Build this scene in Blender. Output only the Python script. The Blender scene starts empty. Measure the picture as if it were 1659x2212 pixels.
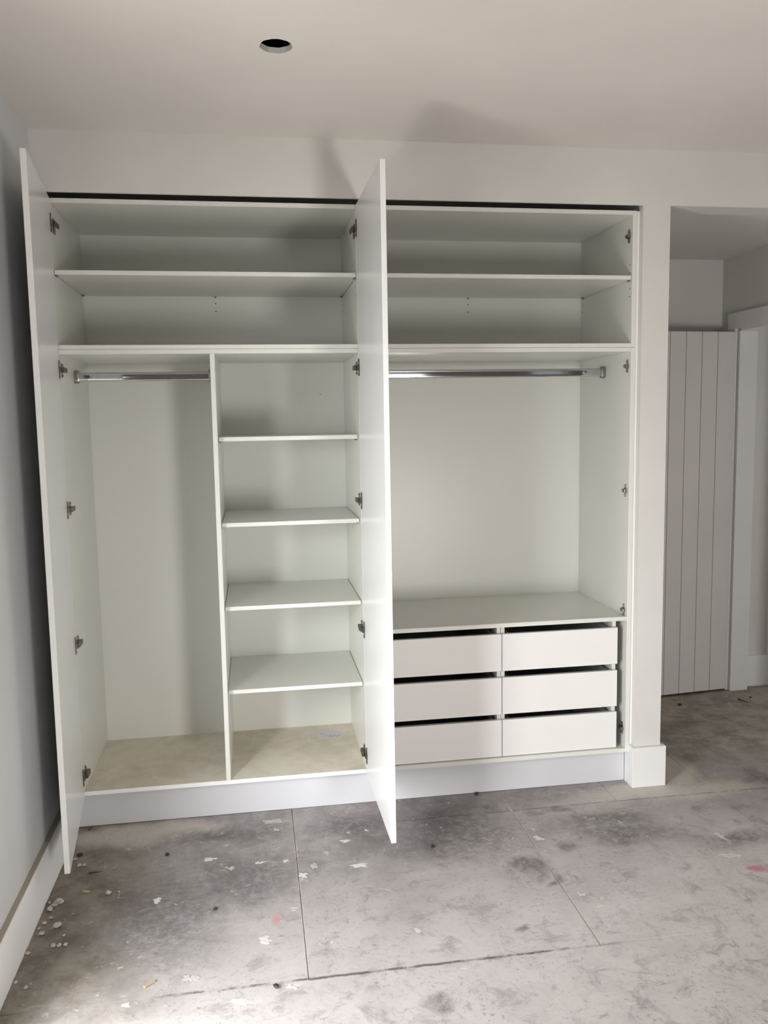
import bpy, bmesh, math, random
from mathutils import Matrix, Vector, noise
random.seed(7)
S = bpy.context.scene
COL = S.collection

# ------------------------------------------------------------------ camera, sky, exposure
ZF = 0.1654                       # the floor lies this far below the wardrobe's bottom boards
cam_d = bpy.data.cameras.new('camera'); cam = bpy.data.objects.new('camera', cam_d); COL.objects.link(cam)
cam_d.sensor_fit = 'HORIZONTAL'; cam_d.sensor_width = 36.0; cam_d.lens = 1808.46 / 1659 * 36.0
cam_d.clip_start = 0.02; cam_d.clip_end = 200
R = (Matrix.Rotation(-0.1529, 3, 'Z') @ Matrix.Rotation(-0.1099, 3, 'X') @ Matrix.Rotation(0.0172, 3, 'Y')
     @ Matrix(((1, 0, 0), (0, 0, -1), (0, 1, 0))))
cam.matrix_world = Matrix.Translation((0.7100, -3.3336, 1.4499 + ZF)) @ R.to_4x4()
S.camera = cam

world = bpy.data.worlds.new('overcast_sky'); S.world = world; world.use_nodes = True
bg = world.node_tree.nodes['Background']
bg.inputs[0].default_value = (0.90, 0.96, 1.0, 1)
bg.inputs[1].default_value = 0.4

WINS = [  # glazed openings: plane axis, plane position, from, to, bottom, top
    ('y', -4.4, 1.88, 2.42, 0.05, 2.40),
    ('y', -4.4, 3.50, 3.95, 0.05, 2.40),
    ('x', -0.65, -2.80, -1.32, 0.03, 2.32),
]
DAY = [  # daylight coming in at those openings, and uplights added for the ceiling: x, y, width, bottom, top, tilt to the floor, spread (degrees), watts, colour
    (2.15, -4.38, 0.52, 0.06, 1.05, 12, 180, 54.0, (1.0, 0.98, 0.955)),
    (2.15, -4.38, 0.52, 0.06, 2.30, 42, 110, 6.0, (1.0, 0.98, 0.955)),
    (-0.60, -1.60, 0.50, 0.06, 0.95, 12, 180, 35.0, (0.97, 0.985, 1.0)),
    (-0.60, -2.45, 0.55, 0.20, 1.95, 22, 80, 16.5, (0.97, 0.99, 1.0)),
    (-0.60, -2.50, 0.50, 1.10, 2.10, 14, 70, 2.8, (0.97, 0.99, 1.0)),
    (-0.60, -2.00, 1.20, 0.06, 0.60, -35, 130, 9.0, (1.0, 0.93, 0.84)),   # added uplight that brightens the ceiling, in place of paving bounce
    (2.15, -4.38, 0.52, 0.06, 0.80, -35, 130, 7.0, (1.0, 0.93, 0.85)),  # added uplight at the rear opening, also to brighten the ceiling
]
def daylight(x, y, width, z0, z1, tilt, spread, watts, color):
    l = bpy.data.lights.new('window_daylight', 'AREA'); l.shape = 'RECTANGLE'; l.size = width; l.size_y = z1 - z0
    l.energy = watts; l.color = color; l.spread = math.radians(spread)
    o = bpy.data.objects.new('window_daylight', l); COL.objects.link(o); o.location = (x, y, (z0 + z1) / 2)
    d = Vector((1.1 - x, -y, 0)); d.z = -d.length * math.tan(math.radians(tilt))
    o.rotation_euler = d.to_track_quat('-Z', 'Y').to_euler()
for w in DAY: daylight(*w)
l_ = bpy.data.lights.new('far_room_fill', 'AREA'); l_.shape = 'RECTANGLE'; l_.size = 1.0; l_.size_y = 1.6; l_.energy = 7.0  # added fill lamp for the jamb and far room, not at any window
o_ = bpy.data.objects.new('far_room_fill', l_); COL.objects.link(o_); o_.location = (5.55, 0.55, 1.1); o_.rotation_euler = (math.pi / 2, 0, math.pi / 2)

S.view_settings.view_transform = 'Standard'; S.view_settings.look = 'None'
S.view_settings.gamma = 1.0; S.view_settings.use_curve_mapping = False
S.view_settings.exposure = 0.05
S.cycles.max_bounces = 10; S.cycles.diffuse_bounces = 5; S.cycles.adaptive_threshold = 0.035; S.cycles.glossy_bounces = 6
S.cycles.caustics_reflective = False; S.cycles.caustics_refractive = False
S.cycles.use_denoising = True

# ------------------------------------------------------------------ helpers
def link(o, parent=None):
    COL.objects.link(o)
    if parent is not None:
        o.parent = parent
        o.matrix_parent_inverse = Matrix.Identity(4)
        o.location = o.location - root_loc(parent)
    return o
def root_loc(p):
    v = Vector((0, 0, 0))
    while p is not None:
        v += p.location; p = p.parent
    return v
def add_box(bm, x0, x1, y0, y1, z0, z1, bev=0.0):
    b = bmesh.new()
    vs = [b.verts.new((x, y, z)) for x in (x0, x1) for y in (y0, y1) for z in (z0, z1)]
    for f in ((0, 1, 3, 2), (4, 6, 7, 5), (0, 4, 5, 1), (2, 3, 7, 6), (0, 2, 6, 4), (1, 5, 7, 3)):
        b.faces.new([vs[i] for i in f])
    if bev > 0:
        bmesh.ops.bevel(b, geom=b.edges[:], offset=bev, segments=1, affect='EDGES', clamp_overlap=True)
    tmp = bpy.data.meshes.new('t'); b.to_mesh(tmp); b.free()
    bm.from_mesh(tmp); bpy.data.meshes.remove(tmp)
def mesh_obj(name, bm, mat, parent=None, origin=None, smooth=False):
    bmesh.ops.recalc_face_normals(bm, faces=bm.faces[:])
    me = bpy.data.meshes.new(name)
    org = Vector(origin) if origin is not None else Vector((0, 0, 0))
    if origin is not None: bmesh.ops.translate(bm, verts=bm.verts[:], vec=-org)
    bm.to_mesh(me); bm.free()
    if smooth:
        for p in me.polygons: p.use_smooth = True
    mats = mat if isinstance(mat, (list, tuple)) else [mat]
    for m in mats: me.materials.append(m)
    o = bpy.data.objects.new(name, me); o.location = org
    return link(o, parent)
def box(name, x0, x1, y0, y1, z0, z1, mat, parent=None, bev=0.0008):
    bm = bmesh.new(); add_box(bm, x0, x1, y0, y1, z0, z1, bev)
    return mesh_obj(name, bm, mat, parent, ((x0 + x1) / 2, (y0 + y1) / 2, min(z0, z1)))
def boxes(name, lst, mat, parent=None, bev=0.0):
    bm = bmesh.new()
    for b in lst: add_box(bm, *b, bev)
    c = lst[0]
    return mesh_obj(name, bm, mat, parent, ((c[0] + c[1]) / 2, (c[2] + c[3]) / 2, c[4]))
def tag(o, label=None, cat=None, group=None, kind=None):
    if label: o['label'] = label
    if cat: o['category'] = cat
    if group: o['group'] = group
    if kind: o['kind'] = kind
    return o
def empty(name, loc, label=None, cat=None, group=None, parent=None):
    o = bpy.data.objects.new(name, None); o.empty_display_size = 0.1; o.location = loc
    link(o, parent); return tag(o, label, cat, group)
def structure(o): o['kind'] = 'structure'; return o

# ------------------------------------------------------------------ materials
class NT:
    def __init__(self, name, rough=0.5, spec=0.5, metal=0.0):
        self.m = bpy.data.materials.new(name); self.m.use_nodes = True
        self.t = self.m.node_tree; self.b = self.t.nodes['Principled BSDF']
        self.b.inputs['Roughness'].default_value = rough
        self.b.inputs['Metallic'].default_value = metal
        self.b.inputs['Specular IOR Level'].default_value = spec
        self.pos = self.t.nodes.new('ShaderNodeNewGeometry').outputs['Position']
    def n(self, t, **k):
        nd = self.t.nodes.new(t)
        for a, v in k.items():
            if a.startswith('i_'):
                key = a[2:]; key = int(key) if key.isdigit() else key
                if hasattr(v, 'is_linked'): self.t.links.new(v, nd.inputs[key])
                else: nd.inputs[key].default_value = v
            else: setattr(nd, a, v)
        return nd
    def noise(self, scale, detail=4.0, rough=0.55, vec=None, dist=0.0):
        nd = self.n('ShaderNodeTexNoise', i_Scale=scale, i_Detail=detail, i_Roughness=rough, i_Distortion=dist)
        self.t.links.new(vec if vec is not None else self.pos, nd.inputs['Vector']); return nd.outputs['Fac']
    def ramp(self, v, a, b, lo=0.0, hi=1.0):
        nd = self.n('ShaderNodeMapRange', i_0=v, i_1=a, i_2=b, i_3=lo, i_4=hi); nd.interpolation_type = 'SMOOTHSTEP'
        return nd.outputs[0]
    def math(self, op, a, b=0.0):
        nd = self.n('ShaderNodeMath', i_0=a, i_1=b); nd.operation = op; return nd.outputs[0]
    def mix(self, f, a, b):
        nd = self.n('ShaderNodeMix'); nd.data_type = 'RGBA'
        for s, v in ((0, f), (6, a), (7, b)):
            if hasattr(v, 'is_linked'): self.t.links.new(v, nd.inputs[s])
            else: nd.inputs[s].default_value = v if s == 0 else (*v, 1)
        return nd.outputs[2]
    def color(self, v):
        if hasattr(v, 'is_linked'): self.t.links.new(v, self.b.inputs['Base Color'])
        else: self.b.inputs['Base Color'].default_value = (*v, 1)
    def bump(self, h, strength=0.1, dist=0.001):
        nd = self.n('ShaderNodeBump', i_Strength=strength, i_Distance=dist, i_Height=h)
        self.t.links.new(nd.outputs[0], self.b.inputs['Normal'])
    def sep(self, v=None):
        return self.n('ShaderNodeSeparateXYZ', i_0=v if v is not None else self.pos).outputs
    def normal_z(self):
        g = self.t.nodes.new('ShaderNodeNewGeometry'); return self.n('ShaderNodeSeparateXYZ', i_0=g.outputs['True Normal']).outputs[2]

def painted(name, col, rough=0.6, var=0.04, spec=0.3):
    n = NT(name, rough, spec)
    f = n.noise(2.5, 3)
    n.color(n.mix(n.ramp(f, 0.3, 0.7), tuple(c * (1 - var) for c in col), col))
    n.bump(n.noise(220, 3), 0.06, 0.0006)
    return n.m
M = {}
M['wall'] = painted('wall_paint', (0.668, 0.660, 0.632))
M['wall_shade'] = painted('wall_paint_cool_shade', (0.66, 0.672, 0.675))  # left wall paint cooled to put its bluish shadow into the colour
M['ceiling'] = painted('ceiling_paint', (0.71, 0.675, 0.63))
M['unseen_wall'] = painted('dark_unseen_wall', (0.30, 0.265, 0.235), 0.9)  # for unseen walls, kept dark to cut the light they bounce back
M['gloss'] = painted('baseboard_gloss_paint', (0.78, 0.775, 0.775), 0.3, 0.03, 0.45)
M['boarddoor'] = painted('boarded_door_paint', (0.66, 0.64, 0.62), 0.5, 0.04)
def melamine(name, col, rough):
    n = NT(name, rough, 0.42)
    f = n.noise(1.8, 2)
    n.color(n.mix(n.ramp(f, 0.3, 0.7), tuple(c * 0.98 for c in col), col))
    n.bump(n.noise(420, 2), 0.04, 0.0003)
    return n.m
M['plinth'] = painted('plinth_gloss_shaded', (0.59, 0.59, 0.615), 0.4, 0.03, 0.4)  # baseboard gloss darkened to carry the shade under the bottom boards
M['mel'] = melamine('white_melamine', (0.705, 0.708, 0.662), 0.32)
M['door'] = melamine('white_door_lacquer', (0.80, 0.805, 0.80), 0.26)
M['drawer'] = melamine('drawer_front_white', (0.80, 0.79, 0.77), 0.38)
M['edge'] = melamine('white_edge_band', (0.84, 0.835, 0.82), 0.35)
n = NT('dusty_melamine', 0.6, 0.25)                        # white board under a tan film of building dust
f = n.math('ADD', n.math('MULTIPLY', n.noise(2.2, 5, 0.6), 0.55), n.math('MULTIPLY', n.noise(14, 5, 0.65), 0.45))
dust = n.mix(n.ramp(f, 0.36, 0.64), (0.62, 0.56, 0.46), (0.76, 0.71, 0.61))
pale = n.ramp(n.noise(7, 6, 0.7, dist=0.6), 0.55, 0.68)
dust = n.mix(n.math('MULTIPLY', pale, 0.6), dust, (0.79, 0.76, 0.70))
n.color(n.mix(n.ramp(n.normal_z(), 0.5, 0.9), (0.85, 0.845, 0.83), dust)); M['dusty'] = n.m
n = NT('ledge_dust', 0.8, 0.2)
n.color(n.mix(n.ramp(n.normal_z(), 0.5, 0.9), (0.84, 0.835, 0.83), n.mix(n.noise(20, 4), (0.40, 0.35, 0.28), (0.52, 0.46, 0.38)))); M['ledge'] = n.m
def plain(name, col, rough, metal=0.0, spec=0.4):
    n = NT(name, rough, spec, metal); f = n.noise(90, 3)
    n.color(n.mix(f, tuple(c * 0.85 for c in col), col)); return n.m
M['chrome'] = plain('chrome_tube', (0.62, 0.63, 0.65), 0.07, 1.0)
M['steel'] = plain('nickel_hinge_steel', (0.33, 0.30, 0.27), 0.34, 1.0)
M['steel_dark'] = plain('hinge_arm_steel', (0.20, 0.18, 0.155), 0.4, 1.0)
M['grey'] = plain('grey_drawer_box', (0.30, 0.30, 0.29), 0.55)
M['hole'] = plain('drilled_hole', (0.012, 0.011, 0.01), 0.9)
M['void'] = plain('ceiling_void_boards', (0.06, 0.058, 0.054), 0.9)
M['gypsum'] = plain('cut_plasterboard_edge', (0.58, 0.57, 0.54), 0.95, 0, 0.1)
M['plaster'] = plain('plaster_lump', (0.55, 0.51, 0.45), 0.95, 0, 0.1)
M['splat'] = plain('dried_plaster_splash', (0.70, 0.68, 0.65), 0.9, 0, 0.1)
M['splat_f'] = plain('worn_plaster_splash', (0.54, 0.52, 0.50), 0.9, 0, 0.1)
M['iron'] = plain('rusty_iron', (0.06, 0.05, 0.045), 0.6, 0.3)
M['wood'] = plain('pine_splinter', (0.50, 0.38, 0.25), 0.8)
M['paper'] = plain('pale_paper', (0.70, 0.69, 0.72), 0.8)
M['ink'] = plain('blue_pen_ink', (0.16, 0.17, 0.26), 0.7)
M['outside'] = plain('outside_paving', (0.34, 0.33, 0.31), 0.9)

# floor boards: grey worn sheets with scuffs, sand dust along the left wall and round the pilaster
n = NT('worn_floor_board', 0.62, 0.3)
P = n.pos; sx, sy, sz = n.sep()
warp = n.n('ShaderNodeTexNoise', i_Scale=5.0, i_Detail=4.0); n.t.links.new(P, warp.inputs['Vector'])
wv = n.n('ShaderNodeVectorMath', i_0=warp.outputs['Color'], i_1=(0.5, 0.5, 0.5)); wv.operation = 'SUBTRACT'
wv2 = n.n('ShaderNodeVectorMath', i_0=wv.outputs[0]); wv2.operation = 'SCALE'; wv2.inputs['Scale'].default_value = 0.22
wp = n.n('ShaderNodeVectorMath', i_0=P, i_1=wv2.outputs[0]); wp.operation = 'ADD'; WP = wp.outputs[0]
def ellipse(x, y, rx, ry, rot=0.0, soft=0.5):
    mp = n.n('ShaderNodeMapping', vector_type='TEXTURE', i_Vector=WP)
    mp.inputs['Location'].default_value = (x, y, ZF * 0); mp.inputs['Rotation'].default_value = (0, 0, rot)
    mp.inputs['Scale'].default_value = (rx, ry, 1.0)
    sp = n.n('ShaderNodeVectorMath', i_0=mp.outputs[0], i_1=(1, 1, 0)); sp.operation = 'MULTIPLY'
    ln = n.n('ShaderNodeVectorMath', i_0=sp.outputs[0]); ln.operation = 'LENGTH'
    return n.ramp(ln.outputs['Value'], 1.0 + soft, 1.0 - soft)
big = n.ramp(n.noise(1.7, 6, 0.62), 0.34, 0.66)
col = n.mix(big, (0.205, 0.190, 0.186), (0.335, 0.312, 0.306))
# paler trodden area towards the room, with window light painted in to the right
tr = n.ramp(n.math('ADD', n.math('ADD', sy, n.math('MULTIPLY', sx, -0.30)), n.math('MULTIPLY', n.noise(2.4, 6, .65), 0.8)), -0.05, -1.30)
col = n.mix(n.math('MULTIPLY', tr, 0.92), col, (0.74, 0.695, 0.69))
med = n.ramp(n.noise(8, 9, 0.72, dist=0.5), 0.40, 0.66)
col = n.mix(n.math('MULTIPLY', med, 0.40), col, (0.50, 0.475, 0.465))
mdk = n.ramp(n.noise(11, 9, 0.74, WP, 0.4), 0.50, 0.66)
col = n.mix(n.math('MULTIPLY', mdk, 0.42), col, (0.17, 0.155, 0.152))
# sand coloured film: left wall, pilaster foot, hall
lm = n.ramp(n.math('ADD', sx, n.math('MULTIPLY', n.math('SUBTRACT', n.noise(3.5, 5), 0.5), 0.7)), 0.50, 0.02)
col = n.mix(n.math('MULTIPLY', lm, 0.88), col, n.mix(n.ramp(n.noise(9, 8, 0.72), 0.36, 0.64), (0.165, 0.140, 0.105), (0.315, 0.280, 0.228)))
hm = n.math('MULTIPLY', n.ramp(sy, -0.05, 0.35), n.ramp(sx, 2.25, 2.5))
col = n.mix(n.math('MULTIPLY', hm, 0.85), col, n.mix(n.ramp(n.noise(6, 8, 0.72), 0.36, 0.64), (0.24, 0.205, 0.165), (0.47, 0.425, 0.355)))
wl = n.math('MAXIMUM', ellipse(2.44, -0.09, 0.38, 0.085, 0, 0.5), n.math('MAXIMUM', ellipse(2.52, 0.13, 0.12, 0.20, 0, 0.4), ellipse(0.22, -0.06, 0.30, 0.08, 0, 0.6)))
col = n.mix(n.math('MULTIPLY', wl, 0.75), col, (0.66, 0.61, 0.54))
# dark trodden-in smudges and stains
dm = None
for (x, y, w, h) in [(1.887, -.175, .112, .063), (1.427, -.157, .12, .06), (1.63, -.125, .09, .05), (1.822, -.462, .07, .09), (1.647, -.602, .085, .07),
                     (1.71, -.676, .05, .03), (1.516, -.895, .035, .04), (1.162, -1.191, .06, .055), (.36, -.667, .30, .40), (.62, -.45, .30, .30), (.389, -.562, .25, .035),
                     (1.452, -.30, .36, .34), (2.10, -.42, .26, .12), (2.5, -.52, .22, .10), (2.89, -.05, .14, .12), (.56, -.13, .34, .10), (1.05, -.16, .22, .16), (2.05, -.30, .3, .12)]:
    e = ellipse(x, y, w * 0.6, h * 0.6, 0.0, 0.75)
    dm = e if dm is None else n.math('MAXIMUM', dm, e)
spk = n.ramp(n.noise(30, 8, 0.78), 0.36, 0.58, 0.25, 0.75)
col = n.mix(n.math('MULTIPLY', dm, spk), col, (0.120, 0.112, 0.112))
# scuffs: long thin marks running roughly along the boards
mp = n.n('ShaderNodeMapping', i_Vector=WP); mp.inputs['Rotation'].default_value = (0, 0, 0.16); mp.inputs['Scale'].default_value = (3.0, 30.0, 1.0)
sc = n.ramp(n.noise(1.0, 9, 0.80, mp.outputs[0], 0.2), 0.56, 0.74)
col = n.mix(n.math('MULTIPLY', sc, 0.55), col, (0.115, 0.105, 0.10))
mp = n.n('ShaderNodeMapping', i_Vector=WP); mp.inputs['Rotation'].default_value = (0, 0, -0.25); mp.inputs['Scale'].default_value = (9.0, 26.0, 1.0)
sc = n.ramp(n.noise(1.0, 9, 0.80, mp.outputs[0], 0.2), 0.575, 0.70)
col = n.mix(n.math('MULTIPLY', sc, 0.60), col, (0.60, 0.58, 0.56))
# dirt swept into the long joints
for yj, xa, xb in ((-1.05, 0.40, 1.72), (-0.147, 1.15, 2.95)):
    d = n.math('ABSOLUTE', n.math('SUBTRACT', n.math('ADD', sy, n.math('MULTIPLY', n.math('SUBTRACT', n.noise(22, 4), 0.5), 0.016)), yj))
    line = n.math('MULTIPLY', n.ramp(d, 0.0085, 0.002), n.math('MULTIPLY', n.ramp(sx, xa - .1, xa + .1), n.ramp(sx, xb + .15, xb - .15)))
    col = n.mix(n.math('MULTIPLY', line, n.ramp(n.noise(13, 5, 0.7), 0.40, 0.58, 0.12, 0.85 if yj < -.5 else 0.5)), col, (0.085, 0.075, 0.068))
for xj in (0.817, 1.712):
    d = n.math('ABSOLUTE', n.math('SUBTRACT', sx, xj))
    line = n.math('MULTIPLY', n.ramp(d, 0.0050, 0.0030), n.math('MULTIPLY', n.ramp(sy, -1.06, -1.04), n.ramp(sy, 0.0, -.1)))
    col = n.mix(n.math('MULTIPLY', line, n.ramp(n.noise(9, 4), 0.40, 0.60, 0.2, 0.8)), col, (0.55, 0.51, 0.46))
col = n.mix(n.math('MULTIPLY', ellipse(0.765, -0.735, 0.020, 0.018, 0, 0.6), 0.75), col, (0.60, 0.27, 0.26))
col = n.mix(n.math('MULTIPLY', ellipse(2.43, -0.74, 0.03, 0.012, 0, 0.6), 0.8), col, (0.62, 0.22, 0.27))
# fine grit and paint specks
gr = n.math('MULTIPLY', n.ramp(n.noise(62, 6, 0.8), 0.36, 0.47, 1.0, 0.0), n.ramp(n.noise(6, 5, 0.7), 0.42, 0.60, 0.25, 1.0))
col = n.mix(n.math('MULTIPLY', gr, 0.45), col, (0.085, 0.075, 0.072))
wt = n.ramp(n.noise(21, 8, 0.72, dist=0.3), 0.612, 0.67)
col = n.mix(n.math('MULTIPLY', wt, 0.7), col, (0.68, 0.66, 0.63))
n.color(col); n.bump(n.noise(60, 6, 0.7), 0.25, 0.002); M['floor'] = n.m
M['joint'] = plain('floor_joint_dirt', (0.34, 0.31, 0.27), 0.95)

# ------------------------------------------------------------------ room shell
def zz(z): return z + ZF
ZC = zz(2.515); ZH = zz(2.298); YW = -0.024; XL = -0.057; XO = 2.3074; XP = 2.4257
XR_ROOM = 5.2; YR = -4.4; XLW = -0.65; YN = -1.25; XH = 3.42; YHB = 1.253; ZHC = zz(2.330); XFAR = 5.6
g = boxes('ground_outside', [(-30, 40, -40, 40, -0.40, -0.35)], M['outside']); structure(g); g.name = 'ground'

fl = boxes('floor', [(XLW - 0.3, XFAR, YR - 0.3, 1.6, -0.05, -0.012)], M['joint']); structure(fl)
PAN = [(XL + 0.001, 0.817, -1.05, 0.05), (0.817, 1.712, -1.05, -0.147), (0.817, 2.175, -0.147, 0.05), (1.712, 2.62, -1.05, -0.147),
       (2.175, 2.615, -0.147, 0.62), (2.615, 3.56, -0.147, 1.5), (2.62, 4.3, -1.05, -0.147), (2.175, 2.615, 0.62, 1.5), (4.3, XR_ROOM, -1.05, -0.147),
       (XLW, 3.2, -2.1, -1.05), (3.2, XR_ROOM, -2.1, -1.05), (XLW, 2.6, YR, -2.1), (2.6, XR_ROOM, YR, -2.1), (3.56, XFAR, 0.1, 1.5)]
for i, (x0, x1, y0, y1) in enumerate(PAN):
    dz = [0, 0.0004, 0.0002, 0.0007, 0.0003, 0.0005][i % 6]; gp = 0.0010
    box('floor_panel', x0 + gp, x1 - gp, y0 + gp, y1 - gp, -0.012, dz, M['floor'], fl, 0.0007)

def blob(bm, cx, cy, rx, ry, z0, th, seed, k=22, rot=0.0):
    rr = random.Random(seed); ph = [rr.uniform(0, 6.28) for _ in range(4)]
    top, bot = [], []
    for i in range(k):
        a = i * 2 * math.pi / k
        s = 1 + 0.30 * math.sin(2 * a + ph[0]) + 0.24 * math.sin(3 * a + ph[1]) + 0.18 * math.sin(5 * a + ph[2]) + rr.uniform(-.16, .16)
        s = max(s, .28)
        x, y = math.cos(a) * rx * s, math.sin(a) * ry * s
        X = cx + x * math.cos(rot) - y * math.sin(rot); Y = cy + x * math.sin(rot) + y * math.cos(rot)
        bot.append(bm.verts.new((X, Y, z0))); top.append(bm.verts.new((cx + (X - cx) * .9, cy + (Y - cy) * .9, z0 + th)))
    bm.faces.new(top)
    for i in range(k): bm.faces.new((bot[i], bot[(i + 1) % k], top[(i + 1) % k], top[i]))
SPL = [(.741, -.058, .074, .032), (.749, -.126, .025, .019), (.501, -.309, .051, .027), (.571, -.385, .025, .045), (.683, -.37, .042, .016), (1.033, -.455, .053, .029),
       (.879, -.433, .027, .045), (.838, -.482, .036, .031), (.342, -.553, .039, .029), (.474, -.987, .054, .034), (.625, -1.113, .051, .042), (.686, -.841, .054, .043),
       (.842, -.879, .026, .019), (.306, -1.068, .017, .024), (.795, -.689, .024, .021), (2.102, -.337, .022, .043), (2.431, -.502, .038, .066), (2.398, -.636, .074, .024),
       (1.597, -.7, .019, .022), (1.753, -.772, .031, .037), (1.745, -.382, .031, .041), (1.738, -.487, .027, .022), (1.798, -.85, .021, .03), (2.046, -1.08, .028, .021),
       (2.105, -1.119, .036, .042), (1.69, -1.305, .025, .021), (1.433, -1.091, .024, .02), (2.036, -.978, .02, .014), (.776, -.374, .017, .02), (1.008, -.269, .035, .021),
       (.861, -.887, .011, .014), (.9, -.887, .009, .012), (1.819, -.812, .012, .016), (2.253, -.995, .023, .019), (1.173, -.865, .02, .048), (1.284, -1.081, .04, .02),
       (1.6, -1.344, .037, .013), (.775, -1.075, .04, .02), (1.1, -.2, .015, .012), (.93, -.34, .02, .014)]
for i, (x, y, w, h) in enumerate(SPL):
    bm = bmesh.new(); rr = random.Random(100 + i)
    if w < .018: blob(bm, x, y, w * .5, h * .5, 0.0006, .0006, i)
    for j in range(0 if w < .018 else 2 + int(w * 60)):
        blob(bm, x + rr.uniform(-.36, .36) * w, y + rr.uniform(-.36, .36) * h, w * rr.uniform(.14, .34), h * rr.uniform(.14, .34), 0.0006, .0004 + .00013 * j, i * 13 + j, 16, rr.uniform(-.6, .6))
    o = mesh_obj('plaster_splash', bm, M['splat'] if i % 3 else M['splat_f'], fl, (x, y, 0.0006))

# walls
wl = boxes('wall_left', [(XLW, XL, YN, 1.6, 0, ZC)], M['wall_shade']); structure(wl)
def pierced(name, axis, pos0, pos1, a, b):
    """a wall with its window openings left out"""
    L, at = [], a
    for w in sorted([w for w in WINS if w[0] == axis and min(pos0, pos1) - .01 <= w[1] <= max(pos0, pos1) + .01], key=lambda w: w[2]):
        L += [(at, w[2], 0, ZC), (w[2], w[3], 0, w[4]), (w[2], w[3], w[5], ZC)]; at = w[3]
    L.append((at, b, 0, ZC))
    return structure(boxes(name, [(p, q, pos0, pos1, r, t) if axis == 'y' else (pos0, pos1, p, q, r, t) for p, q, r, t in L], M['unseen_wall']))
pierced('wall_window_side', 'x', XLW - .3, XLW, YR - .3, YN)
YB = 0.60
wb = boxes('wall_back', [(XL, XO, YW, YW + .0125, ZH, ZC), (XO, XR_ROOM, YW, 0.10, ZH, ZC), (XO, XP, YW, YB + .1, 0, ZH), (XL, XO, YB, YB + 0.1, 0, ZC), (XO, XO + .1, .10, YB + .1, ZH, ZC), (3.52, XR_ROOM, YW, 0.10, 0, ZH)], M['wall']); structure(wb)
wr = boxes('wall_right', [(XR_ROOM, XR_ROOM + 0.2, YR, 0.1, 0, ZC)], M['unseen_wall']); structure(wr)
pierced('wall_rear', 'y', YR - .3, YR, XLW, XR_ROOM + .2)
def window(i, axis, pos, a, b, z0, z1):
    t = .05; d0, d1 = pos - .12, pos - .05
    L = [(a, a + t, z0, z1), (b - t, b, z0, z1), (a + t, b - t, z0, z0 + t), (a + t, b - t, z1 - t, z1)]
    if b - a > 1: L.append(((a + b) / 2 - .03, (a + b) / 2 + .03, z0 + t, z1 - t))
    bx = [(p, q, d0, d1, r, s) if axis == 'y' else (d0, d1, p, q, r, s) for p, q, r, s in L]
    structure(boxes('window_%d' % i, bx, M['gloss']))
for i, w in enumerate(WINS): window(i + 1, *w)

# hall behind the pilaster
JY = 1.079
hb = boxes('wall_hall_back', [(XP - .1, XFAR, YHB, YHB + .1, 0, ZHC + .2)], M['wall']); structure(hb)
hs = boxes('wall_hall_right', [(XH, XH + 0.11, JY, YHB, 0, ZHC), (XH, XH + 0.11, 0.10, JY, zz(1.93), ZHC), (XH, XH + .11, YW + .12, 0.27, 0, ZHC)], M['wall']); structure(hs)
hl = boxes('wall_hall_left', [(XP - .1, XP, YB + .1, YHB, 0, ZHC)], M['wall']); structure(hl)
fr = boxes('wall_far_room', [(XH + .11, XFAR, 1.135, 1.145, 0, ZHC), (XFAR, XFAR + .1, 0, 1.25, 0, ZHC)], M['wall']); structure(fr)
box('baseboard_far_room', XH + .11, XFAR, 1.117, 1.135, 0, zz(.020), M['gloss'], None, .002)['kind'] = 'structure'
box('trim_4', 3.688, 3.80, 1.117, 1.135, zz(.0205), ZHC, M['gloss'], None, .002)['kind'] = 'structure'
hc = boxes('ceiling', [(XP - .1, XFAR, .10, YHB, ZHC, ZHC + .06)], M['wall']); structure(hc)

# main ceiling with the round cut-out
cx, cy, cr = 0.812, -0.796, 0.0465
bm = bmesh.new(); K = 64
def sqpt(a, x0, x1, y0, y1):
    dx, dy = math.cos(a), math.sin(a); t = 1e9
    if dx > 1e-9: t = min(t, (x1 - cx) / dx)
    if dx < -1e-9: t = min(t, (x0 - cx) / dx)
    if dy > 1e-9: t = min(t, (y1 - cy) / dy)
    if dy < -1e-9: t = min(t, (y0 - cy) / dy)
    return cx + dx * t, cy + dy * t
X0, X1, Y0, Y1 = XLW - .1, XR_ROOM + .1, YR - .1, 0.75
angs = sorted([i * 2 * math.pi / K for i in range(K)] + [math.atan2(y - cy, x - cx) % (2 * math.pi) for x in (X0, X1) for y in (Y0, Y1)])
rim, out = [], []
for i, a in enumerate(angs):
    r = cr * (1 + .012 * math.sin(7 * a) + .01 * math.sin(13 * a + 1))
    rim.append(bm.verts.new((cx + r * math.cos(a), cy + r * math.sin(a), ZC))); out.append(bm.verts.new((*sqpt(a, X0, X1, Y0, Y1), ZC)))
N = len(angs)
for i in range(N): bm.faces.new((rim[i], rim[(i + 1) % N], out[(i + 1) % N], out[i]))
ce = mesh_obj('ceiling', bm, M['ceiling']); structure(ce)
bm = bmesh.new(); a_, b_ = [], []
for a in angs:
    r = cr * (1 + .012 * math.sin(7 * a) + .01 * math.sin(13 * a + 1)); r2 = cr * (1 + .02 * math.sin(9 * a + 2) - .03)
    a_.append(bm.verts.new((cx + r * math.cos(a), cy + r * math.sin(a), ZC))); b_.append(bm.verts.new((cx + r2 * math.cos(a), cy + r2 * math.sin(a), ZC + .0155)))
for i in range(N): bm.faces.new((a_[i], a_[(i + 1) % N], b_[(i + 1) % N], b_[i]))
tag(mesh_obj('cut_edge', bm, M['gypsum'], ce, (cx, cy, ZC)), 'rough grey plasterboard rim of the round hole')
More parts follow.
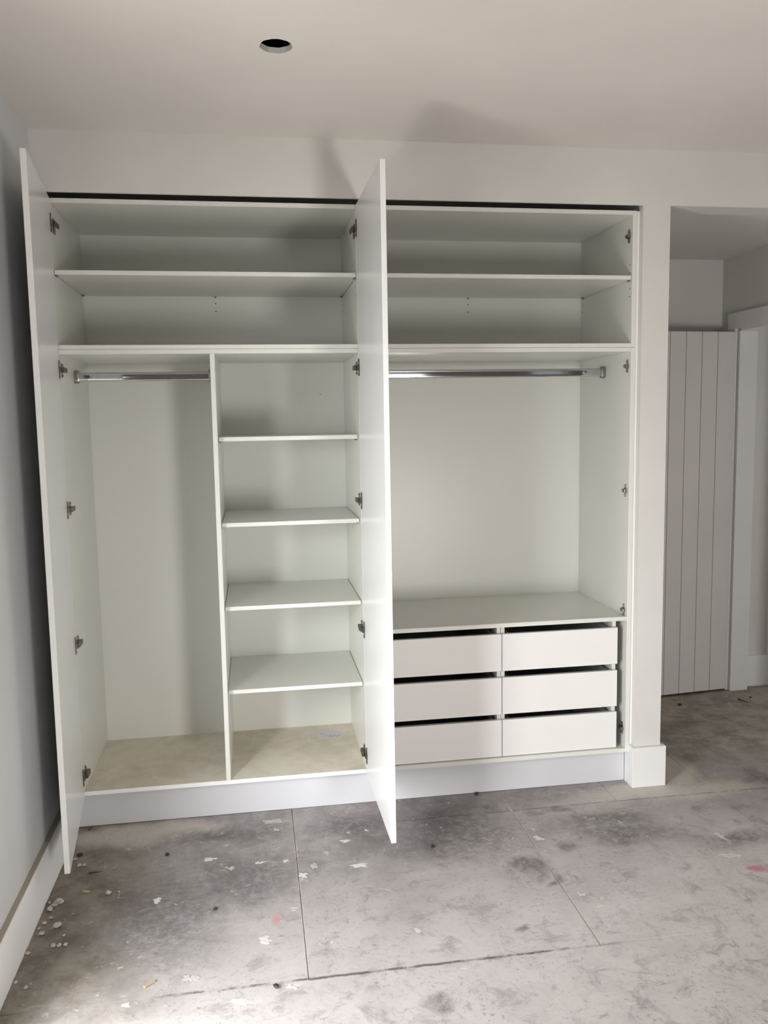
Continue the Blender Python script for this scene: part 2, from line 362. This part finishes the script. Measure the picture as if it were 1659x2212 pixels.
bm = bmesh.new(); add_box(bm, cx - .3, cx + .3, cy - .3, cy + .3, ZC + .0157, ZC + .25)
bm.faces.ensure_lookup_table()
bmesh.ops.delete(bm, geom=[f for f in bm.faces if f.calc_center_median().z < ZC + .02], context='FACES')
tag(mesh_obj('ceiling_void', bm, M['void'], ce, (cx, cy, ZC + .02)), 'dark void seen through the round hole')
rf = boxes('roof', [(XLW - .4, XFAR + .2, YR - .4, 1.6, ZC + .26, ZC + .35)], M['void']); structure(rf)

# baseboards
def bb(name, lst, mat):
    o = boxes(name, lst, mat, None, .0015); return structure(o)
bb('baseboard_left', [(XL, -0.0375, YN, 0.041, 0, zz(.0077))], M['ledge'])
yb = -0.0425
bb('baseboard_back', [(2.2915, 2.4452, yb, YW - .0002, 0, zz(.0142)), (2.2915, XO - .0002, YW - .0002, .041, 0, zz(.0142)), (XP + .0002, 2.4452, YW, 1.2, 0, zz(.0142))], M['gloss'])
# scribing strips beside the cabinets
structure(box('trim_1', 2.2935, XO - .0003, 0.006, .024, zz(.0145), zz(2.281), M['edge'], None, .001))
structure(box('trim_2', XL + .0003, -.0185, 0.004, .022, zz(-.02), zz(2.281), M['edge'], None, .001))

# door frame in the hall and the boarded door standing open
structure(boxes('trim_3', [(XH - .018, XH - .0004, .27, 1.16, zz(1.925), zz(2.012)), (XH - .018, XH - .0004, 1.088, 1.158, 0, zz(1.925)),
                  (XH + .0004, XH + .1096, JY - .016, JY - .0004, 0, zz(1.91)), (XH + .0004, XH + .1096, .27, JY - .016, zz(1.91), zz(1.9296))], M['gloss'], None, .001))
hx, hy = 3.402, 1.071; ang = math.radians(5.6)
dr = empty('door_1', (hx, hy, 0.0)); structure(dr)
dr.rotation_euler = (0, 0, ang)
def dpart(name, bm, mat):
    bmesh.ops.recalc_face_normals(bm, faces=bm.faces[:])
    me = bpy.data.meshes.new(name); bm.to_mesh(me); bm.free(); me.materials.append(mat)
    o = bpy.data.objects.new(name, me); COL.objects.link(o); o.parent = dr; return o
pw = 0.1005; zt = zz(1.905); z0 = 0.014
edges = [0.0, 0.115] + [0.115 + pw * k for k in range(1, 7)]
for a, b in zip(edges[:-1], edges[1:]):
    bm = bmesh.new(); add_box(bm, -b + .0014, -a - .0014, -.0, .016, z0, zt, .0025); dpart('plank', bm, M['boarddoor'])
bm = bmesh.new(); add_box(bm, -edges[-1], 0, .0165, .040, z0, zt, .001); dpart('door_core', bm, M['boarddoor'])
bm = bmesh.new(); add_box(bm, -.004, .0095, .004, .030, z0, zt, .001); dpart('hinge_edge', bm, M['gloss'])

# ------------------------------------------------------------------ wardrobe
T = .0175; D = .5465
ZB = zz(0); ZL0 = zz(1.7139); ZM = zz(1.7312); ZU0 = zz(1.7480); ZT0 = zz(2.2645); ZT = zz(2.2815)
XA, XB, XM = 0.0, 1.1306, 1.1495; XC, XE, XF = 1.168, 2.2751, 2.2927
mel, edge = M['mel'], M['edge']
def two_tone(o):  # boards: cut front edges carry the white edge band
    return o
def hinge_plate(parent, x, z, side, name='hinge_plate', y=.031):
    """cross-shaped mounting plate on a side panel; side -1: plate on a panel to the right, faces -x"""
    bm = bmesh.new(); s = side
    def bx(d0, d1, y0, y1, z0, z1, bv=.001): add_box(bm, min(x + s * d0, x + s * d1), max(x + s * d0, x + s * d1), y0, y1, z0, z1, bv)
    bx(0, .0025, y - .0075, y + .0075, z - .027, z + .027)
    bx(0, .0045, y - .013, y + .013, z - .0105, z + .0105)
    bx(.0045, .013, y - .017, y + .015, z - .0075, z + .0075, .002)
    bx(.0025, .006, y - .0045, y + .0045, z + .0155, z + .0235, .0015)
    bx(.0025, .006, y - .0045, y + .0045, z - .0235, z - .0155, .0015)
    bx(.013, .016, y - .004, y + .004, z - .004, z + .004, .001)
    return mesh_obj(name, bm, M['steel'], parent, (x, y, z))
def pin(parent, x, y, z, s):
    bm = bmesh.new(); add_box(bm, min(x, x + s * .011), max(x, x + s * .011), y - .0045, y + .0045, z - .006, z, .0012)
    return mesh_obj('shelf_pin', bm, M['steel'], parent, (x, y, z))
def hole_dot(parent, loc, nrm, r=.0027):
    bm = bmesh.new(); bmesh.ops.create_cone(bm, cap_ends=True, segments=14, radius1=r, radius2=r, depth=.0010)
    q = Vector((0, 0, 1)).rotation_difference(Vector(nrm)).to_matrix()
    bmesh.ops.rotate(bm, verts=bm.verts[:], matrix=q); bmesh.ops.translate(bm, verts=bm.verts[:], vec=Vector(loc))
    return mesh_obj('pin_hole', bm, M['hole'], parent, loc)
def rail(parent, x0, x1, y, z):
    bm = bmesh.new(); K = 28
    prof = []
    for i in range(K):                                   # flattened oval tube, tall and thin
        a = i * 2 * math.pi / K
        c, s = math.cos(a), math.sin(a)
        prof.append((.0075 * math.copysign(abs(c) ** .55, c), .0180 * math.copysign(abs(s) ** .62, s)))
    A = [bm.verts.new((x0, y + p, z + q)) for p, q in prof]; B = [bm.verts.new((x1, y + p, z + q)) for p, q in prof]
    for i in range(K): bm.faces.new((A[i], A[(i + 1) % K], B[(i + 1) % K], B[i]))
    bm.faces.new(A); bm.faces.new(B[::-1])
    o = mesh_obj('hanging_rail', bm, M['chrome'], parent, ((x0 + x1) / 2, y, z)); o['label'] = 'chrome oval hanging rail'
    for x, s in ((x0, 1), (x1, -1)):
        bm = bmesh.new()
        for dx, k in ((.0, 1.0), (.017, 1.0), (.020, .93)): pass
        rings = []
        for dx, k in ((0, 1.0), (.006, 1.04), (.015, 1.04), (.019, .95), (.019, .72)):
            rings.append([bm.verts.new((x + s * dx, y + p * 1.7 * k, z + q * 1.40 * k)) for p, q in prof])
        for r1, r2 in zip(rings[:-1], rings[1:]):
            for i in range(K): bm.faces.new((r1[i], r1[(i + 1) % K], r2[(i + 1) % K], r2[i]))
        bm.faces.new(rings[0]); bm.faces.new(rings[-1][::-1])
        mesh_obj('rail_socket', bm, M['steel'], o, (x, y, z))
    return o
def carcass(root, x0, xi0, xi1, x1, zb, zbi, zti, zt, back_inset=0.0):
    box('side_panel', x0, xi0, 0, D + .006, zb, zt, mel, root)
    box('side_panel', xi1, x1, 0, D + .006, zb, zt, mel, root)
    box('back_panel', xi0 + .0002, xi1 - .0002, D, D + .006, zbi + .0002, zti - .0002, mel, root, 0)
    box('top_panel', xi0 + .0003, xi1 - .0003, 0.0002, D + .006, zti, zt, mel, root)
def cab(name, x0, label):
    return empty(name, (x0, .27, ZB - T), label, 'cabinet', 'built in wardrobe cabinets')

lowL = cab('wardrobe_cabinet', .56, 'tall white open wardrobe cabinet divided into hanging space and shelf column, two doors swung open')
carcass(lowL, -T, XA, XB, XM - .0005, ZB - T, ZB, ZL0, ZM - .0004)
box('bottom_panel', .0003, XB - .0003, .0002, D + .006, ZB - T, ZB, M['dusty'], lowL)['label'] = 'bottom board under tan building dust'
box('divider_panel', .5551, .5731, 0, D - .0003, ZB + .0002, ZL0 - .0002, mel, lowL)
YS = .050
for z in (zz(.3597), zz(.7068), zz(1.0486), zz(1.3912)):
    box('shelf', .5755, XB - .0025, YS, D - .002, z - .0165, z, mel, lowL)
    for x, s in ((.5731, 1), (XB, -1)):
        for y in (YS + .03, D - .04): pin(lowL, x, y, z - .0166, s)
rail(lowL, XA + .0003, .5548, .265, zz(1.6435))
for x, y, z in ((1.02, D, zz(1.57)),): hole_dot(lowL, (x, y - .0003, z), (0, -1, 0), .002)

lowR = cab('wardrobe_cabinet', 1.72, 'tall white doorless wardrobe cabinet with long chrome rail above six drawers')
carcass(lowR, XM + .0005, XC, XE, XF, ZB - T, ZB, ZL0, ZM - .0004)
box('bottom_panel', XC + .0003, XE - .0003, .0002, D + .006, ZB - T, ZB, mel, lowR)
ZD0, ZD = zz(.5712), zz(.5890)
box('shelf', XC + .0004, XE - .0004, .0002, D - .0003, ZD0, ZD, mel, lowR)['label'] = 'wide fixed shelf over the drawers'
rail(lowR, XC + .0003, XE - .0003, .265, zz(1.6435))
for z in (1.656, 1.131, .612, .083): hinge_plate(lowR, XE, zz(z), -1)

topL = cab('top_cabinet', .56, 'upper left white cabinet with one long shelf, above hanging space and shelf column'); topL.location.z = ZM
topR = cab('top_cabinet', 1.72, 'upper right white cabinet with one long shelf, above the long rail'); topR.location.z = ZM
for root, x0, a, b, x1 in ((topL, -T, XA, XB, XM - .0005), (topR, XM + .0005, XC, XE, XF)):
    carcass(root, x0, a, b, x1, ZM + .0004, ZU0, ZT0, ZT)
    box('bottom_panel', a + .0003, b - .0003, .0002, D + .006, ZM + .0004, ZU0, mel, root)
    zs = zz(2.0233)
    box('shelf', a + .002, b - .002, .004, D - .002, zs - .0165, zs, mel, root)
    for x, s in ((a, 1), (b, -1)):
        for y in (.022, D - .03): pin(root, x, y, zs - .0166, s)
        for zq in (2.069, 2.035, 1.972, 1.940) if s < 0 else ():
            hole_dot(root, (x + s * .0003, .021, zz(zq)), (s, 0, 0)); hole_dot(root, (x + s * .0003, D - .018, zz(zq)), (s, 0, 0))
    xm = (a + b) / 2
    for zq in (1.976, 1.942): hole_dot(root, (xm, D - .0003, zz(zq)), (0, -1, 0))
    bm = bmesh.new(); add_box(bm, xm - .004, xm + .004, D - .012, D, zs - .0225, zs - .0166, .001); mesh_obj('shelf_pin', bm, M['steel'], root, (xm, D, zs - .02))
hinge_plate(topR, XE, zz(2.186), -1)

# doors: both stand open, hinged to the outer side and to the middle
def door(px, py, ang_deg, side, label):
    """local frame: x=0 inner face, door thickness to -side*x, y runs from the hinge edge (0) out to the free edge (-W)"""
    W, th = .586, .018
    z0, z1 = zz(-.0205), zz(2.2772)
    bm = bmesh.new(); add_box(bm, *( (-th, 0) if side > 0 else (0, th) ), -W, 0, z0, z1, .0009)
    rot = Matrix.Rotation(math.radians(ang_deg), 4, 'Z')
    me_o = mesh_obj('door', bm, M['door'], lowL)
    loc = Vector((px, py, 0)); me_o.location = loc - root_loc(lowL); me_o.rotation_euler = (0, 0, math.radians(ang_deg))
    me_o['label'] = label
    for z in (2.187, 1.656, 1.129, .601, .068):
        bm = bmesh.new(); s = side
        def bx(d0, d1, y0, y1, za, zb, bv=.0008): add_box(bm, min(s * d0, s * d1), max(s * d0, s * d1), y0, y1, zz(z) + za, zz(z) + zb, bv)
        bx(.0075, .019, -.006, .012, -.0105, .0105, .003)   # arm knuckle; the arm stays square to the cabinet
        bx(.0125, .019, .006, .048, -.0095, .0095, .002)
        if z < 2: bx(.0065, .0135, .018, .052, -.008, .008, .001)
        bmesh.ops.rotate(bm, verts=bm.verts[:], cent=(0, 0, 0), matrix=Matrix.Rotation(-math.radians(ang_deg), 3, 'Z'))
        bx(0, .0030, -.034, -.009, -.012, .012)             # cup flange, waisted
        bx(0, .0030, -.029, -.014, -.034, .034)
        bx(.0030, .0042, -.027, -.016, -.030, -.021); bx(.0030, .0042, -.027, -.016, .021, .030)
        bx(.0028, .0085, -.030, .000, -.010, .010)          # hinge bridge out of the cup
        h = mesh_obj('hinge', bm, M['steel_dark'], None); h.parent = me_o
    return me_o
door(.0012, -.0045, 6.3, 1, 'left wardrobe door, inner face towards the cabinet')
door(1.1310, -.0045, 0.75, -1, 'middle wardrobe door, inner face lit by daylight')
for z in (1.656, 1.129, .601, .068):
    hinge_plate(lowL, XA, zz(z), 1, 'mounting_plate', .036); hinge_plate(lowL, XB, zz(z), -1, 'mounting_plate', .036)
for x, s_ in ((XA, 1), (XB, -1)):
    bm = bmesh.new(); add_box(bm, min(x, x + s_ * .0045), max(x, x + s_ * .0045), .022, .050, zz(2.187) - .027, zz(2.187) + .027, .001)
    mesh_obj('mounting_plate', bm, M['steel'], topL, (x, .036, zz(2.187)))

# drawer chests side by side under the fixed shelf
FR = [(.3785, .5395), (.1890, .3499), (.0022, .1639)]
for (x0, x1, nm) in ((1.2035, 1.7212, 'left'), (1.7224, 2.2405, 'right')):
    lab = ('white chest of three handleless drawers beside the open middle door' if nm == 'left'
           else 'white chest of three handleless drawers beside the white pilaster')
    ch = empty('drawer_chest', ((x0 + x1) / 2, .25, ZB), lab, 'drawers', 'drawer chests in the wardrobe')
    o0, o1 = (x0 + .0005, x1 - .0002) if nm == 'left' else (x0 + .0002, x1 - .0005)
    yc = .033
    px = (o0, 1.7226 - .0165 - .0006) if nm == 'left' else None
    a0, a1 = (o0, o0 + .0165); b0, b1 = (o1 - .0165, o1)
    box('side_panel', a0, a1, yc, D - .01, ZB + .0003, ZD0 - .0003, mel, ch)
    box('side_panel', b0, b1, yc, D - .01, ZB + .0003, ZD0 - .0003, mel, ch)
    box('back_panel', a1 + .0002, b0 - .0002, D - .014, D - .01, ZB + .0005, ZD0 - .0005, mel, ch, 0)
    for za, zb in FR:
        dz0, dz1 = zz(za), zz(zb)
        f = box('drawer', x0 + .0010, x1 - .0010, .012, .0295, dz0, dz1, M['drawer'], ch, .0012)
        i0, i1 = a1 + .012, b0 - .012; top = dz1 - .004; zb0 = dz0 + .02
        box('drawer_side', i0, i0 + .012, .0297, .50, zb0, top, M['grey'], f)
        box('drawer_side', i1 - .012, i1, .0297, .50, zb0, top, M['grey'], f)
        box('drawer_back', i0 + .0122, i1 - .0122, .488, .50, zb0, top, M['grey'], f)
        box('drawer_inner_front', i0 + .0122, i1 - .0122, .0297, .0417, zb0, top + .001, M['grey'], f)
        box('drawer_base', i0 + .0122, i1 - .0122, .042, .4878, zb0, zb0 + .008, M['grey'], f)

pl = box('plinth_board', -.0372, 2.2911, .0412, .059, .0015, zz(-.0179), M['plinth'], None, .001)
tag(pl, 'long white plinth board along the floor under the wardrobe', 'plinth')

# ------------------------------------------------------------------ small things lying about
def lump(name, x, y, z, r, seed, mat, label, cat, group=None, flat=.62, el=1.0):
    bm = bmesh.new(); bmesh.ops.create_icosphere(bm, subdivisions=2, radius=1.0)
    for v in bm.verts:
        q = v.co.copy(); k = 1 + .62 * noise.noise(q * 1.4 + Vector((seed * 3.1, seed, 0))) + .26 * noise.noise(q * 3.7 + Vector((0, seed, seed)))
        v.co = Vector((q.x * k * el, q.y * k, max(q.z, -.72) * k * flat)) * r
    rz = Matrix.Rotation(seed * 1.7, 3, 'Z'); bmesh.ops.rotate(bm, verts=bm.verts[:], matrix=rz)
    zmin = min(v.co.z for v in bm.verts); bmesh.ops.translate(bm, verts=bm.verts[:], vec=(x, y, z - zmin + .0003))
    o = mesh_obj(name, bm, mat, None, (x, y, z)); return tag(o, label, cat, group)
CR = [(.005, -.51, .029), (-.006, -.522, .018), (-.016, -.547, .022), (-.016, -.626, .016), (.029, -.65, .027), (-.01, -.685, .019), (.041, -.754, .017), (.059, -.755, .015),
      (.078, -.756, .014), (-.028, -.78, .015), (.162, -.483, .022), (.026, -.273, .018), (.042, -.272, .014), (.001, -.222, .014), (-.001, -.598, .014), (.062, -.703, .01),
      (-.026, -.655, .011), (.008, -.944, .013), (.197, -.477, .009), (-.028, -.916, .012), (-.026, -.505, .011)]
LBL = ['largest pale plaster lump in the loose scatter by the left baseboard', 'plaster crumb touching the largest plaster lump on its left side', 'mid-sized plaster lump just in front of the largest lump',
       'plaster crumb near the baseboard, left of the second largest lump', 'second largest plaster lump, alone on the sandy floor by the left baseboard', 'plaster lump just in front of the second largest lump, near the baseboard',
       'left one of three plaster lumps in a row beside the baseboard', 'middle one of three plaster lumps in a row beside the baseboard', 'right one of three plaster lumps in a row beside the baseboard',
       'plaster lump against the baseboard in front of the row of three', 'pale plaster lump lying apart, farthest out from the left baseboard', 'left one of two plaster crumbs under the corner of the left wardrobe door',
       'right one of two plaster crumbs under the corner of the left wardrobe door', 'tiny plaster crumb beside the dark splinter at the left wardrobe door', 'small plaster crumb midway between the largest and second largest lump',
       'tiny plaster crumb between the second largest lump and the row of three', 'tiny plaster crumb against the baseboard beside the second largest lump', 'plaster crumb nearest the camera, standing clear of the baseboard',
       'tiny plaster crumb just right of the lump lying apart', 'plaster crumb touching the baseboard in the near bottom corner', 'tiny plaster crumb between the largest lump and the baseboard']
for i, (x, y, s) in enumerate(CR):
    lump('plaster_crumb', x, y, .0006, s * .47, i + 1, M['plaster'], LBL[i], 'plaster lump', 'plaster lumps along the left wall')
DK = [(.338, -.251, .009, 'small black chip on the floor in front of the shelf column'), (.532, -.643, .007, 'tiny dark chip on the grey floor left of the long joint'),
      (.723, -1.068, .009, 'small dark pebble just beyond the cross joint of the floor boards'), (1.612, .027, .0095, 'dark round knot of dirt against the plinth board under the drawers'),
      (.012, -.194, .011, 'dark splinter beside the bottom corner of the left wardrobe door'), (1.331, -.376, .009, 'small dark chip on the floor right of the middle wardrobe door'),
      (3.016, .895, .012, 'dark lump of dirt in front of the boarded door'), (3.466, .93, .008, 'dark crumb on the floor in the far doorway')]
for i, (x, y, s, l) in enumerate(DK): lump('dirt_chip', x, y, .0008, s * .8, 40 + i, M['iron'], l, 'chip', None, .55, 1.4)
def stick(name, p, q, r, mat, label, cat, head=0.0, z=.0009):
    P_, Q_ = Vector((*p, z + r)), Vector((*q, z + r)); d = (Q_ - P_)
    bm = bmesh.new(); bmesh.ops.create_cone(bm, cap_ends=True, segments=10, radius1=r, radius2=r * (.35 if head else .9), depth=d.length)
    if head:
        res = bmesh.ops.create_cone(bm, cap_ends=True, segments=12, radius1=head, radius2=head * .7, depth=.003)
        bmesh.ops.translate(bm, verts=res['verts'], vec=(0, 0, -d.length / 2))
    bmesh.ops.rotate(bm, verts=bm.verts[:], matrix=Vector((0, 0, 1)).rotation_difference(d).to_matrix())
    bmesh.ops.translate(bm, verts=bm.verts[:], vec=(P_ + Q_) / 2)
    return tag(mesh_obj(name, bm, mat, None, (P_ + Q_) / 2), label, cat)
stick('nail', (.071, -.330), (.118, -.329), .0022, M['iron'], 'dark nail on the dusty floor before the left end of the plinth', 'nail', .0038)
stick('nail', (3.383, .91), (3.405, .845), .003, M['iron'], 'dark nail on the floor of the hall near the far doorway', 'nail', .006)
stick('twig', (.004, .010), (.017, .032), .0016, M['iron'], 'thin dark splinter at the left end of the plinth board', 'splinter')
def chip(p, q, w, h, mat, label):
    P_, Q_ = Vector((*p, 0)), Vector((*q, 0)); L = (Q_ - P_).length
    bm = bmesh.new(); add_box(bm, -L / 2, L / 2, -w / 2, w / 2, 0, h, .001)
    for v in bm.verts: v.co.y += .25 * w * math.sin(v.co.x / L * 5); v.co.z *= 1 - .4 * (v.co.x > L * .3)
    bmesh.ops.rotate(bm, verts=bm.verts[:], matrix=Matrix.Rotation(math.atan2(Q_.y - P_.y, Q_.x - P_.x), 3, 'Z'))
    bmesh.ops.translate(bm, verts=bm.verts[:], vec=(P_ + Q_) / 2 + Vector((0, 0, .0008)))
    return tag(mesh_obj('wood_chip', bm, mat, None, (P_ + Q_) / 2), label, 'wood chip')
chip((.345, -1.003), (.376, -.980), .009, .005, M['wood'], 'tan wood splinter on the floor near the cross joint')
chip((.074, -.449), (.094, -.459), .012, .005, M['wood'], 'short brownish wood chip beside the plaster lumps')
lump('plaster_crumb', .857, .311, ZB + .0003, .0062, 77, M['plaster'], 'small white crumb on the dusty bottom of the shelf column', 'plaster lump')
# scrap of paper with pen scribble on the cabinet bottom
bm = bmesh.new(); pts = [(.955, .405), (.985, .372), (1.02, .385), (1.045, .360), (1.083, .395), (1.07, .43), (1.045, .455), (1.01, .475), (.972, .468), (.962, .44)]
tv = [bm.verts.new((x, y, ZB + .0014)) for x, y in pts]; bv = [bm.verts.new((x, y, ZB + .0004)) for x, y in pts]
bm.faces.new(tv)
for i in range(len(pts)): bm.faces.new((bv[i], bv[(i + 1) % len(pts)], tv[(i + 1) % len(pts)], tv[i]))
ps = tag(mesh_obj('paper_scrap', bm, M['paper'], None, (1.015, .42, ZB)), 'torn pale paper scrap with blue pen scribble on the dusty cabinet bottom', 'paper')
bm = bmesh.new()
for k, (x, y, a, l) in enumerate([(.975, .432, .9, .022), (.982, .420, -.5, .018), (1.012, .392, 1.1, .022), (1.020, .395, 1.9, .020), (1.028, .391, .9, .022), (1.038, .395, 2.0, .020), (1.046, .388, 1.1, .02), (1.060, .402, 1.2, .024), (1.00, .40, .2, .03), (1.035, .385, .15, .045)]):
    b2 = bmesh.new(); add_box(b2, -l / 2, l / 2, -.0009, .0009, ZB + .0015, ZB + .0017)
    bmesh.ops.rotate(b2, verts=b2.verts[:], matrix=Matrix.Rotation(a, 3, 'Z')); bmesh.ops.translate(b2, verts=b2.verts[:], vec=(x, y, 0))
    tmp = bpy.data.meshes.new('t'); b2.to_mesh(tmp); b2.free(); bm.from_mesh(tmp); bpy.data.meshes.remove(tmp)
mesh_obj('pen_scribble', bm, M['ink'], ps, (1.015, .42, ZB + .0015))
